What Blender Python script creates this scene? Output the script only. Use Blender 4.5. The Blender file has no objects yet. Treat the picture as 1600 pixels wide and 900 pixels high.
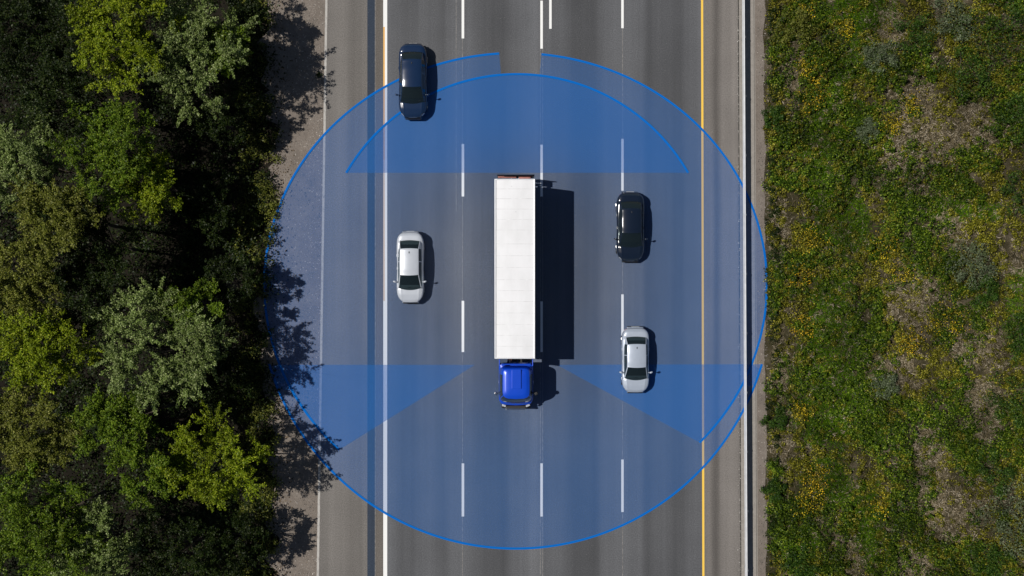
import bpy, bmesh, math, random
import numpy as np
from mathutils import Vector, Matrix
R = math.radians
rng = np.random.default_rng(7)
random.seed(7)
S = bpy.context.scene
COL = S.collection

# ------------------------------------------------ camera, sky, sun, exposure
H = 60.0           # drone height
PPM = 24.0         # photo pixels per metre on the road
cam = bpy.data.cameras.new('camera'); cam.sensor_width = 36
cam.lens = 36 * H / (1600 / PPM); cam.clip_end = 1000; cam.clip_start = 1
co = bpy.data.objects.new('camera', cam); COL.objects.link(co)
co.location = (0, 0, H); co.rotation_euler = (0, 0, 0)
S.camera = co
SUN_EL = 56.0
sun_dir = Vector((-1, 0.13, 0)).normalized()          # where the sun stands (to the left)
w = bpy.data.worlds.new('World'); S.world = w; w.use_nodes = True
nt = w.node_tree; bg = nt.nodes['Background']
sky = nt.nodes.new('ShaderNodeTexSky'); sky.sky_type = 'NISHITA'; sky.sun_disc = False
sky.sun_elevation = R(SUN_EL); sky.sun_rotation = math.atan2(sun_dir.x, sun_dir.y)
nt.links.new(sky.outputs[0], bg.inputs[0]); bg.inputs[1].default_value = 0.05
sl = bpy.data.lights.new('sun', 'SUN'); sl.energy = 5.0; sl.angle = R(0.5); sl.color = (1, 0.96, 0.9)
so = bpy.data.objects.new('sun', sl); COL.objects.link(so)
d = Vector((sun_dir.x * math.cos(R(SUN_EL)), sun_dir.y * math.cos(R(SUN_EL)), math.sin(R(SUN_EL))))
so.rotation_euler = d.to_track_quat('Z', 'Y').to_euler(); so.location = d * 60
S.view_settings.view_transform = 'Standard'; S.view_settings.look = 'None'
S.view_settings.gamma = 1; S.view_settings.use_curve_mapping = False
S.view_settings.exposure = -0.28

def P(px, py, z=0.0):
    k = (H - z) / H / PPM
    return ((px - 800) * k, (450 - py) * k, z)
def X(px): return (px - 800) / PPM
def Y(py): return (450 - py) / PPM

# ------------------------------------------------ material helpers
def newmat(name):
    m = bpy.data.materials.new(name); m.use_nodes = True
    n = m.node_tree; b = n.nodes['Principled BSDF']
    return m, n, b
def L(n, a, b): n.links.new(a, b)
def noise(n, scale, detail=4, stretch=None, rough=0.6):
    tc = n.nodes.new('ShaderNodeTexCoord'); mp = n.nodes.new('ShaderNodeMapping')
    if stretch: mp.inputs['Scale'].default_value = stretch
    t = n.nodes.new('ShaderNodeTexNoise'); t.inputs['Scale'].default_value = scale
    t.inputs['Detail'].default_value = detail; t.inputs['Roughness'].default_value = rough
    L(n, tc.outputs['Object'], mp.inputs[0]); L(n, mp.outputs[0], t.inputs[0])
    return t.outputs['Fac']
def ramp(n, fac, stops, interp='LINEAR'):
    r = n.nodes.new('ShaderNodeValToRGB'); cr = r.color_ramp; cr.interpolation = interp
    while len(cr.elements) < len(stops): cr.elements.new(0.5)
    for e, (p, c) in zip(cr.elements, stops):
        e.position = p; e.color = (*c, 1) if len(c) == 3 else c
    L(n, fac, r.inputs[0]); return r.outputs[0]
def mul(n, a, b, kind='MULTIPLY', fac=1.0):
    m = n.nodes.new('ShaderNodeMix'); m.data_type = 'RGBA'; m.blend_type = kind
    m.inputs[0].default_value = fac
    for s, v in ((6, a), (7, b)):
        if isinstance(v, tuple): m.inputs[s].default_value = (*v, 1)
        else: L(n, v, m.inputs[s])
    return m.outputs[2]
def g(v): return (v, v, v)
def bump(n, b, fac, strength=0.3, dist=0.02):
    bp = n.nodes.new('ShaderNodeBump'); bp.inputs['Strength'].default_value = strength
    bp.inputs['Distance'].default_value = dist
    L(n, fac, bp.inputs['Height']); L(n, bp.outputs[0], b.inputs['Normal'])
_flat = {}
def flat(name, col, rough=0.5, metal=0.0, coat=0.0, var=0.12, spec=0.5):
    if name in _flat: return _flat[name]
    m, n, b = newmat(name)
    f = noise(n, 2.5, 6)
    lo = tuple(c * (1 - var) for c in col); hi = tuple(min(1, c * (1 + var)) for c in col)
    L(n, ramp(n, f, [(0.3, lo), (0.7, hi)]), b.inputs['Base Color'])
    b.inputs['Roughness'].default_value = rough; b.inputs['Metallic'].default_value = metal
    b.inputs['Coat Weight'].default_value = coat; b.inputs['Coat Roughness'].default_value = 0.06
    b.inputs['Specular IOR Level'].default_value = spec
    _flat[name] = m; return m

def asphalt(name, base, bands=None, x0=0, x1=1, speck=1.0):
    m, n, b = newmat(name)
    fine = noise(n, 14, 6, rough=0.75)
    streak = noise(n, 1.0, 5, (2.2, 0.035, 1))
    blot = noise(n, 0.25, 4)
    c = ramp(n, fine, [(0.28, tuple(v * 0.58 for v in base)), (0.5, base), (0.68, tuple(v * 1.36 for v in base)), (0.8, tuple(v * 2.2 for v in base))])
    c = mul(n, c, ramp(n, streak, [(0.3, g(0.90)), (0.7, g(1.09))]))
    c = mul(n, c, ramp(n, blot, [(0.3, g(0.90)), (0.7, g(1.08))]))
    if bands:
        tc = n.nodes.new('ShaderNodeTexCoord'); sx = n.nodes.new('ShaderNodeSeparateXYZ')
        mr = n.nodes.new('ShaderNodeMapRange'); mr.inputs['From Min'].default_value = X(x0); mr.inputs['From Max'].default_value = X(x1)
        wob = noise(n, 0.5, 3, (1, 0.12, 1))
        ad = n.nodes.new('ShaderNodeMath'); ad.operation = 'MULTIPLY_ADD'; ad.inputs[1].default_value = 0.5
        L(n, tc.outputs['Object'], sx.inputs[0]); L(n, wob, ad.inputs[0]); L(n, sx.outputs[0], ad.inputs[2]); 
        sb = n.nodes.new('ShaderNodeMath'); sb.operation = 'SUBTRACT'; sb.inputs[1].default_value = 0.25
        L(n, ad.outputs[0], sb.inputs[0]); L(n, sb.outputs[0], mr.inputs['Value'])
        c = mul(n, c, ramp(n, mr.outputs[0], [((p - x0) / (x1 - x0), col) for p, col in bands], 'EASE'))
    # bright aggregate chips
    tc2 = n.nodes.new('ShaderNodeTexCoord'); vo = n.nodes.new('ShaderNodeTexVoronoi'); vo.inputs['Scale'].default_value = 5
    L(n, tc2.outputs['Object'], vo.inputs[0])
    chips = ramp(n, vo.outputs['Distance'], [(0.045 * speck, g(1)), (0.07 * speck, g(0))])
    c = mul(n, c, chips, 'SCREEN', 0.18)
    L(n, c, b.inputs['Base Color']); b.inputs['Roughness'].default_value = 0.88
    b.inputs['Specular IOR Level'].default_value = 0.25
    bump(n, b, fine, 0.5, 0.01)
    return m

def paintmat(name, col, wear=0.35):
    m, n, b = newmat(name)
    f = noise(n, 6, 8, (1.5, 0.6, 1), 0.8)
    c = ramp(n, f, [(wear - 0.06, tuple(v * 0.45 for v in col)), (wear + 0.08, col)])
    L(n, c, b.inputs['Base Color']); b.inputs['Roughness'].default_value = 0.7
    return m

def leafmat(name, c1, c2, c3=None, trans=0.25, rough=0.45):
    m, n, b = newmat(name)
    geo = n.nodes.new('ShaderNodeNewGeometry')
    stops = [(0, c1), (0.65, c2)] + ([(1, c3)] if c3 else [])
    c = ramp(n, geo.outputs['Random Per Island'], stops)
    f = noise(n, 0.35, 5)
    c = mul(n, c, ramp(n, f, [(0.36, g(0.6)), (0.5, g(.95)), (0.64, g(1.3))]))
    L(n, c, b.inputs['Base Color']); b.inputs['Roughness'].default_value = rough
    b.inputs['Specular IOR Level'].default_value = 0.12
    tr = n.nodes.new('ShaderNodeBsdfTranslucent'); mx = n.nodes.new('ShaderNodeMixShader')
    mx.inputs[0].default_value = trans
    L(n, c, tr.inputs[0]); L(n, b.outputs[0], mx.inputs[1]); L(n, tr.outputs[0], mx.inputs[2])
    L(n, mx.outputs[0], n.nodes['Material Output'].inputs[0])
    return m

# ------------------------------------------------ object helpers
def tag(o, label=None, cat=None, group=None, kind=None):
    if label: o['label'] = label
    if cat: o['category'] = cat
    if group: o['group'] = group
    if kind: o['kind'] = kind
    return o
def thing(name, label, cat, loc=(0, 0, 0), rz=0, group=None):
    o = bpy.data.objects.new(name, None); COL.objects.link(o); o.empty_display_size = 0.3
    o.location = loc; o.rotation_euler = (0, 0, rz)
    return tag(o, label, cat, group)
def mesh_obj(name, verts, faces, mat, parent=None, smooth=False):
    me = bpy.data.meshes.new(name); me.from_pydata([tuple(v) for v in verts], [], faces); me.update()
    o = bpy.data.objects.new(name, me); COL.objects.link(o); me.materials.append(mat)
    if parent: o.parent = parent
    if smooth:
        for p in me.polygons: p.use_smooth = True
    return o
class MB:
    def __init__(s): s.v = []; s.f = []
    def add(s, verts, faces):
        k = len(s.v); s.v += [tuple(v) for v in verts]; s.f += [tuple(i + k for i in f) for f in faces]; return s
    def box(s, c, d, bev=0.0, rz=0.0):
        bm = bmesh.new(); bmesh.ops.create_cube(bm, size=1)
        for v in bm.verts: v.co = Vector((v.co.x * d[0], v.co.y * d[1], v.co.z * d[2]))
        if bev: bmesh.ops.bevel(bm, geom=bm.edges[:], offset=bev, segments=2, affect='EDGES', profile=0.5)
        M = Matrix.Rotation(rz, 3, 'Z')
        bm.verts.index_update()
        s.add([M @ v.co + Vector(c) for v in bm.verts], [[v.index for v in f.verts] for f in bm.faces]); bm.free(); return s
    def tube(s, pts, rad, seg=8):
        pts = [Vector(p) for p in pts]; rads = rad if hasattr(rad, '__len__') else [rad] * len(pts)
        rings = []
        for i, p in enumerate(pts):
            t = (pts[min(i + 1, len(pts) - 1)] - pts[max(i - 1, 0)]).normalized()
            a = t.cross(Vector((0, 0, 1)))
            if a.length < 1e-3: a = Vector((1, 0, 0))
            a.normalize(); b = t.cross(a)
            rings.append([p + (a * math.cos(q) + b * math.sin(q)) * rads[i] for q in (2 * math.pi * k / seg for k in range(seg))])
        vs = [v for r in rings for v in r]; fs = []
        for i in range(len(pts) - 1):
            for k in range(seg):
                k2 = (k + 1) % seg
                fs.append((i * seg + k, i * seg + k2, (i + 1) * seg + k2, (i + 1) * seg + k))
        fs.append(tuple(range(seg))[::-1]); fs.append(tuple((len(pts) - 1) * seg + k for k in range(seg)))
        return s.add(vs, fs)
    def build(s, name, mat, parent=None, smooth=False): return mesh_obj(name, s.v, s.f, mat, parent, smooth)
def sheet(name, px_pts, z, mat, kind='structure', ext=None):
    o = mesh_obj(name, [(x, y, z) for x, y in px_pts], [tuple(range(len(px_pts)))], mat)
    if kind: o['kind'] = kind
    return o

# ------------------------------------------------ ground and road (all running along Y)
YE = 150.0
def soil(name, stops, scale=1.2, b_s=0.8):
    m, n, b = newmat(name)
    f = noise(n, scale, 10, rough=0.72); f2 = noise(n, 22, 6, rough=0.8)
    c = mul(n, ramp(n, f, stops), ramp(n, f2, [(0.3, g(0.6)), (0.7, g(1.35))]))
    L(n, c, b.inputs['Base Color']); b.inputs['Roughness'].default_value = 0.95
    b.inputs['Specular IOR Level'].default_value = 0.1
    bump(n, b, f2, b_s, 0.04); return m
M_soil = soil('soil', [(0.3, (0.035, 0.028, 0.02)), (0.7, (0.08, 0.065, 0.045))])
M_gravel = soil('gravel', [(0.3, (0.15, 0.13, 0.11)), (0.5, (0.20, 0.17, 0.145)), (0.75, (0.25, 0.22, 0.19))], 0.9, 1.0)
def xl(px_at0, px_at900):        # a line running up the picture, extended far both ways
    a, b_ = X(px_at0), X(px_at900); s = (b_ - a) / (900 / PPM)
    return lambda y: a + s * (Y(0) - y)
def strip(name, fl, fr, z, mat, y0=-YE, y1=YE, kind='structure'):
    ys = [y0, y1]
    return sheet(name, [(fl(y0), y0), (fr(y0), y0), (fr(y1), y1), (fl(y1), y1)], z, mat, kind)
o = mesh_obj('ground', [(-300, -300, -4.2), (300, -300, -4.2), (300, 300, -4.2), (-300, 300, -4.2)], [(0, 1, 2, 3)], M_soil); o['kind'] = 'structure'

c = lambda v: xl(v, v)
eL = xl(511, 498)
M_sh_l = asphalt('shoulder_asphalt', (0.156, 0.145, 0.134), [(498, g(1.0)), (530, g(1.12)), (555, g(0.86)), (573, g(1.0)), (602, g(0.9))], 498, 602)
M_seal = asphalt('sealed_joint_asphalt', (0.032, 0.044, 0.066))
M_main = asphalt('carriageway_asphalt', (0.106, 0.108, 0.114),
    [(602, g(1.05)), (640, g(.80)), (665, g(.98)), (690, g(.84)), (716, g(1.12)), (726, g(1.02)), (760, g(.72)), (785, g(.66)), (803, g(.92)),
     (838, g(1.22)), (850, g(.95)), (880, g(.88)), (895, g(.66)), (928, g(.64)), (948, g(1.0)), (972, g(1.08)), (1000, g(.98)), (1012, g(.72)), (1035, g(.82)), (1060, g(.68)), (1080, g(.92)), (1098, g(.98))], 602, 1098)
M_sh_r = asphalt('outer_shoulder_asphalt', (0.164, 0.150, 0.138), [(1098, g(0.95)), (1108, g(1.0)), (1119, g(.62)), (1130, g(1.02)), (1150, g(1.05)), (1158, g(.8))], 1098, 1158)
strip('gravel_verge', lambda y: X(300), eL, -0.03, M_gravel)
bpy.data.objects.remove(bpy.data.objects['gravel_verge'])
strip('shoulder', eL, c(574), 0.0, M_sh_l)
strip('seal_strip', c(574), c(586), 0.0, M_seal)
M_inner = asphalt('inner_shoulder_asphalt', (0.125, 0.112, 0.10))
strip('inner_shoulder', c(586), c(602), 0.0, M_inner)
strip('road', c(602), c(1098), 0.0, M_main)
gR = xl(1154, 1158)
strip('outer_shoulder', c(1098), gR, 0.0, M_sh_r)
# painted markings
M_white = paintmat('white_paint', (0.80, 0.80, 0.78), 0.30)
M_old = paintmat('worn_white_paint', (0.42, 0.40, 0.37), 0.42)
M_yel = paintmat('yellow_paint', (0.82, 0.52, 0.07), 0.28)
M_yelf = paintmat('faded_yellow_paint', (0.75, 0.42, 0.12), 0.34)
M_joint = paintmat('joint_sealant', (0.24, 0.23, 0.22), 0.5)
Z1 = 0.004
def line(name, fa, width_px, mat, y0=-YE, y1=YE, z=Z1):
    h = width_px / PPM / 2
    return strip(name, lambda y: fa(y) - h, lambda y: fa(y) + h, z, mat, y0, y1)
line('edge_line', xl(510, 496.5), 3.6, M_old)
line('edge_line', c(603.2), 3.6, M_white)
M_pale = paintmat('pale_yellow_paint', (0.66, 0.52, 0.40), 0.34)
line('edge_line', c(600.1), 2.4, M_yelf, Y(250), Y(42)); line('edge_line', c(600.1), 2.4, M_pale, Y(470), Y(250))
line('edge_line', c(600.1), 2.4, M_white, Y(42), YE)
line('edge_line', c(600.1), 2.4, M_white, -YE, Y(470))
line('edge_line', xl(1097, 1099), 3.4, M_yel)
def dashes(px, starts, w=4.0, ln=82):
    per = 248.0
    for (a, b_) in starts: line('lane_dash', c(px), w, M_white, Y(b_), Y(a))
    a0, b0 = starts[0]
    for k in range(1, 6):
        line('lane_dash', c(px), w, M_white, Y(b0 - per * k), Y(b0 - per * k - ln))
    a0 = starts[-1][0]
    for k in range(1, 6):
        line('lane_dash', c(px), w, M_white, Y(a0 + per * k + ln), Y(a0 + per * k))
dashes(723.3, [(-22, 60), (225, 307), (470, 550), (724, 807)])
dashes(846.2, [(1, 76), (226, 307), (471, 550), (724, 807)], 3.8)
line('lane_dash', c(860.0), 3.8, M_white, Y(45), Y(-40))
dashes(972.6, [(-38, 44), (217, 298), (460, 541), (718, 800)], 3.8)
for a in (722.6, 844.3, 848.0, 972.8): line('pavement_joint', c(a), 1.0, M_joint, z=0.002)
line('pavement_joint', c(712.8), 0.9, M_joint, Y(330), YE, z=0.002)
line('pavement_joint', c(586.2), 0.9, M_joint, z=0.002)
line('pavement_joint', xl(1153.5, 1157.5), 1.2, flat('joint_dirt', (0.03, 0.028, 0.025), 0.9), z=0.003)

# concrete base of the guardrail, gravel, verge terrain on the right
M_conc = soil('concrete', [(0.3, (0.24, 0.22, 0.195)), (0.7, (0.33, 0.305, 0.275))], 3.0, 0.3)
def slab(name, fl, fr, z0, z1, mat):
    v = []; y0, y1 = -YE, YE
    for y in (y0, y1):
        v += [(fl(y), y, z0), (fr(y), y, z0), (fr(y), y, z1), (fl(y), y, z1)]
    o = mesh_obj(name, v, [(0, 1, 2, 3), (7, 6, 5, 4), (3, 2, 6, 7), (0, 3, 7, 4), (1, 5, 6, 2)], mat); o['kind'] = 'structure'; return o
kl, kr = xl(1154.5, 1158.5), xl(1177, 1185)
slab('kerb', kl, xl(1179.5, 1184), -0.2, 0.004, M_conc)
strip('kerb_joint', xl(1177.5, 1182), xl(1178.3, 1182.8), 0.007, flat('kerb_joint_dirt', (0.09, 0.08, 0.07), 0.9))

# ------------------------------------------------ blue assistance zones drawn flat over the road
def film(name, base, rings, strength, nearfade=True):
    m, n, b = newmat(name)
    b.inputs['Base Color'].default_value = (*base, 1); b.inputs['Roughness'].default_value = 0.9
    b.inputs['Specular IOR Level'].default_value = 0.0
    tr = n.nodes.new('ShaderNodeBsdfTransparent'); mx = n.nodes.new('ShaderNodeMixShader')
    if nearfade:
        tc = n.nodes.new('ShaderNodeTexCoord'); mp = n.nodes.new('ShaderNodeMapping')
        mp.inputs['Location'].default_value = (-X(805), -Y(430), 0)
        ln = n.nodes.new('ShaderNodeVectorMath'); ln.operation = 'LENGTH'
        L(n, tc.outputs['Object'], mp.inputs[0]); L(n, mp.outputs[0], ln.inputs[0])
        mr = n.nodes.new('ShaderNodeMapRange'); mr.interpolation_type = 'SMOOTHSTEP'
        mr.inputs['From Min'].default_value = rings[0] / PPM; mr.inputs['From Max'].default_value = rings[1] / PPM
        mr.inputs['To Min'].default_value = strength[0]; mr.inputs['To Max'].default_value = strength[1]
        L(n, ln.outputs['Value'], mr.inputs['Value']); L(n, mr.outputs[0], mx.inputs[0])
    else: mx.inputs[0].default_value = strength
    L(n, tr.outputs[0], mx.inputs[1]); L(n, b.outputs[0], mx.inputs[2]); L(n, mx.outputs[0], n.nodes['Material Output'].inputs[0])
    return m
M_f1 = film('pale_blue_film', (0.035, 0.19, 0.54), (60, 330), (0.09, 0.27))
M_f2 = film('blue_film', (0.030, 0.18, 0.56), (90, 250), (0.20, 0.34))
M_f3 = film('blue_outline', (0.004, 0.135, 0.50), None, 0.92, False)
def A(t, grow=0): return (805.5 + (392.5 + grow) * math.cos(t), 445 - (362 + grow) * math.sin(t))
def B(t, grow=0): return (805.5 + (401 + grow) * math.cos(t), 456 - (401 + grow) * math.sin(t))
def C_(t, grow=0): return (808 + (308.5 + grow) * math.cos(t), 424.5 - (308.5 + grow) * math.sin(t))
def arc(fn, a0, a1, n=120, grow=0): return [fn(R(a0 + (a1 - a0) * i / n), grow) for i in range(n + 1)]
def zone(name, pts, z, mat, ctr):
    v = [(X(ctr[0]), Y(ctr[1]), z)] + [(X(x), Y(y), z) for x, y in pts]; n = len(pts)
    o = mesh_obj(name, v, [(0, 1 + i, 1 + (i + 1) % n) for i in range(n)], mat); o['kind'] = 'structure'; return o
def ribbon(name, fn, a0, a1, z, w=3.4):
    n = 160; v = []; f = []
    for i in range(n + 1):
        t = R(a0 + (a1 - a0) * i / n)
        for gq in (-w / 2, w / 2):
            x, y = fn(t, gq); v.append((X(x), Y(y), z))
    for i in range(n): f.append((2 * i, 2 * i + 1, 2 * i + 3, 2 * i + 2))
    o = mesh_obj(name, v, f, M_f3); o['kind'] = 'structure'; return o
ZF = 0.010
# angles: A left break at x=780, right break at x=846; lower ends at (530,703) and (1093,694)
a_l = 180 - math.degrees(math.acos((805.5 - 780) / 392.5)); a_l = 90 + math.degrees(math.asin(25.5 / 392.5))
a_r = 90 - math.degrees(math.asin(40.5 / 392.5))
a_le = 180 + math.degrees(math.acos(275.5 / 392.5)); a_re = -math.degrees(math.acos(287.5 / 392.5))
b_l = 180 + math.degrees(math.asin(113 / 401)); b_r = 360 - math.degrees(math.asin(113 / 401))
outer = arc(A, a_l, 180 + 20.0) + arc(B, b_l + 1.2, b_r - 1.2) + arc(A, -20.0, a_r)
gapbot = [(846, 117), (846, 117), (780, 117)]
zone('blue_zone', outer + [(842.8, 118), (783, 118)], ZF, M_f1, (812, 440))
ribbon('blue_outline', A, a_l, a_le, ZF + 0.012); ribbon('blue_outline', A, a_re, a_r, ZF + 0.012)
ribbon('blue_outline', B, b_l, b_r, ZF + 0.016)
c0 = math.degrees(math.asin((424.5 - 270) / 308.5))
zone('blue_zone', arc(C_, c0, 180 - c0), ZF + 0.004, M_f2, (808, 265))
ribbon('blue_outline', C_, c0, 180 - c0, ZF + 0.020)
zone('blue_zone', [(742, 570), (421, 570)] + arc(B, b_l, b_l + 6)[1:] + arc(A, 180 + 27, a_le, 20), ZF + 0.008, M_f2, (600, 600))
zone('blue_zone', [(870, 570)] + arc(A, a_re, -26, 20) + arc(B, b_r - 5, b_r)[:] , ZF + 0.008, M_f2, (1040, 600))

# ------------------------------------------------ guardrail
M_steel = flat('galvanised_steel', (0.62, 0.63, 0.65), 0.5, 0.2)
M_post = flat('post_steel', (0.30, 0.31, 0.32), 0.6, 0.3)
gr = thing('guardrail', 'long white galvanised steel guardrail on the concrete strip right of the yellow line', 'guardrail', (0, 0, 0.0))
gx = xl(1162.5, 1167.0)
prof = [(0.0, .90), (-.025, .88), (-.045, .82), (-.045, .76), (-.01, .68), (-.01, .60), (-.045, .52), (-.045, .46), (-.025, .38), (0.0, .34),
        (.015, .34), (.015, .90)]
def rail_px(y, z): # keep the lit top where the photo shows it
    return gx(y) * (H - 0.8) / H
v = []; n_p = len(prof)
for y in (-48, 48):
    for (dx, z) in prof: v.append((rail_px(y, z) + dx, y, z))
mesh_obj('rail_beam', v, [tuple((i, (i + 1) % n_p, n_p + (i + 1) % n_p, n_p + i)) for i in range(n_p)] + [tuple(range(n_p))[::-1], tuple(range(n_p, 2 * n_p))], M_steel, gr)
pm = MB().box((0.065, 0, .40), (.08, .12, .80), .008)
pmesh = None
for k in range(-12, 13):
    y = k * 3.81 + 0.9
    if pmesh is None: p0 = pm.build('post', M_post, gr); pmesh = p0.data; o = p0
    else: o = bpy.data.objects.new('post', pmesh); COL.objects.link(o); o.parent = gr
    o.location = (rail_px(y, 0) + 0.0, y, 0)

# ------------------------------------------------ noise for scattering
_grid = {}
def vnoise(x, y, sc, seed=0):
    if seed not in _grid: _grid[seed] = np.random.default_rng(100 + seed).random((256, 256))
    G = _grid[seed]; x = np.asarray(x) * sc + 77.3; y = np.asarray(y) * sc + 51.7
    xi = np.floor(x).astype(int); yi = np.floor(y).astype(int); fx = x - xi; fy = y - yi
    fx = fx * fx * (3 - 2 * fx); fy = fy * fy * (3 - 2 * fy)
    a = G[xi % 256, yi % 256]; b_ = G[(xi + 1) % 256, yi % 256]; c_ = G[xi % 256, (yi + 1) % 256]; d_ = G[(xi + 1) % 256, (yi + 1) % 256]
    return (a * (1 - fx) + b_ * fx) * (1 - fy) + (c_ * (1 - fx) + d_ * fx) * fy
def fbm(x, y, sc, seed=0, oct_=4):
    s = 0; a = 0.5; t = 0
    for k in range(oct_): s = s + a * vnoise(x, y, sc * 2 ** k, seed + k); t += a; a *= 0.55
    return s / t
VX0 = X(1183)
def terr(x, y):
    r = np.clip((np.asarray(x) - VX0 - 0.6) / 2.0, 0, 1)
    return r * (0.05 + 1.0 * (fbm(x, y, 0.18, 3) - 0.35) + 0.45 * fbm(x, y, 0.9, 9)) - 0.02
nx, ny = 130, 220
xs = VX0 - 0.1 + np.linspace(0, 1, nx) ** 1.5 * 55; ys = np.linspace(-60, 60, ny)
gx_, gy_ = np.meshgrid(xs, ys); gz_ = terr(gx_, gy_)
vv = np.stack([gx_.ravel(), gy_.ravel(), gz_.ravel()], 1)
ff = [(j * nx + i, j * nx + i + 1, (j + 1) * nx + i + 1, (j + 1) * nx + i) for j in range(ny - 1) for i in range(nx - 1)]
M_verge = soil('verge_soil', [(0.3, (0.02, 0.02, 0.008)), (0.5, (0.045, 0.038, 0.02)), (0.75, (0.15, 0.125, 0.09))], 0.7)
o = mesh_obj('verge_ground', vv, ff, M_verge, smooth=True); o['kind'] = 'structure'
strip('gravel_strip', xl(1179.6, 1184.1), lambda y: X(1198) + 0.25 * math.sin(y * .7), 0.03, M_gravel)
bpy.data.objects.remove(bpy.data.objects['gravel_strip'])
ysg = np.linspace(-60, 60, 400); eg = X(1194) + 0.35 * (fbm(ysg * 0 + 3, ysg, 0.8, 5) - 0.5) + (Y(0) - ysg) * 0.004
fl_ = xl(1179.4, 1183.9)
v = []
for y, e in zip(ysg, eg): v += [(fl_(y), y, 0.0), (e, y, -0.004)]
o = mesh_obj('gravel_strip', v, [(2 * i, 2 * i + 1, 2 * i + 3, 2 * i + 2) for i in range(len(ysg) - 1)], M_gravel); o['kind'] = 'structure'
# left woodland floor
def ledge(y): return X(418) + 3.2 * (fbm(np.asarray(y) * 0 + 5, y, 0.30, 31) - 0.5) + .9 * (vnoise(np.asarray(y) * 0 + 8, y, 2.2, 36) - .5)
def terl(x, y):
    d_ = np.clip((ledge(y) - np.asarray(x)) / 5.5, 0, 1); d_ = d_ * d_ * (3 - 2 * d_)
    return -0.025 - 3.2 * d_ + np.clip(d_ * 4, 0, 1) * 0.5 * (fbm(x, y, 0.3, 21) - .4)
tt = np.linspace(1, 0, 110) ** 1.8; ys = np.linspace(-60, 60, 500)
t2, gy_ = np.meshgrid(tt, ys); gx_ = ledge(gy_) - t2 * 70; gz_ = terl(gx_, gy_) + .001
M_floor = soil('shade_darkened_soil', [(0.3, (0.008, 0.007, 0.005)), (0.7, (0.02, 0.017, 0.012))], 1.2)  # soil darkened so its colour carries the deep shade under the trees
ff = [(j * 110 + i, j * 110 + i + 1, (j + 1) * 110 + i + 1, (j + 1) * 110 + i) for j in range(499) for i in range(109)]
ysg = np.linspace(-60, 60, 600); v = []
for y, e in zip(ysg, ledge(ysg)): v += [(e - .02, y, -.028), (eL(y), y, -.02)]
og = mesh_obj('gravel_verge', v, [(2 * i, 2 * i + 1, 2 * i + 3, 2 * i + 2) for i in range(len(ysg) - 1)], M_gravel); og['kind'] = 'structure'
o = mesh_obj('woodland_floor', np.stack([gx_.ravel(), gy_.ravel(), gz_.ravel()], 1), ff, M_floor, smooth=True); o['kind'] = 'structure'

# ------------------------------------------------ leaf clouds
def leaf_obj(name, pos, size, nrm, mat, parent=None, aspect=0.55, dirv=None, fold=0.12):
    """each leaf: a kite-shaped face of 4 corners, folded a little"""
    n = len(pos); pos = np.asarray(pos, float)
    nrm = nrm / (np.linalg.norm(nrm, axis=1, keepdims=True) + 1e-9)
    if dirv is None: dirv = rng.normal(size=(n, 3))
    u = dirv - nrm * np.sum(dirv * nrm, 1, keepdims=True); u /= (np.linalg.norm(u, axis=1, keepdims=True) + 1e-9)
    w_ = np.cross(nrm, u); s = np.asarray(size).reshape(-1, 1)
    up = nrm * s * fold
    V = np.stack([pos - u * s * .5, pos + w_ * s * .5 * aspect + up - u * s * .08, pos + u * s * .5, pos - w_ * s * .5 * aspect + up - u * s * .08], 1).reshape(-1, 3)
    me = bpy.data.meshes.new(name); me.vertices.add(4 * n); me.vertices.foreach_set('co', V.ravel().astype(np.float32))
    me.loops.add(4 * n); me.loops.foreach_set('vertex_index', np.arange(4 * n, dtype=np.int32))
    me.polygons.add(n); me.polygons.foreach_set('loop_start', np.arange(0, 4 * n, 4, dtype=np.int32))
    me.update(calc_edges=True); me.validate()
    o = bpy.data.objects.new(name, me); COL.objects.link(o); me.materials.append(mat)
    if parent: o.parent = parent
    return o

LM = {
 'yellowgreen': leafmat('yellow_green_leaves', (0.07, 0.11, 0.003), (0.17, 0.23, 0.007), (0.34, 0.38, 0.03)),
 'green':       leafmat('mid_green_leaves', (0.035, 0.070, 0.003), (0.09, 0.15, 0.008), (0.21, 0.27, 0.03)),
 'dark':        leafmat('shade_darkened_leaves', (0.006, 0.014, 0.002), (0.014, 0.027, 0.004), (0.05, 0.065, 0.014)),  # green darkened in the colour to imitate deep shade between the crowns
 'pale':        leafmat('pale_grey_green_leaves', (0.07, 0.11, 0.02), (0.16, 0.215, 0.055), (0.36, 0.41, 0.18)),
 'olive':       leafmat('olive_leaves', (0.05, 0.065, 0.006), (0.13, 0.145, 0.018), (0.28, 0.28, 0.07)),
}
M_bark = flat('bark', (0.07, 0.055, 0.04), 0.9, var=0.3)

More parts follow.
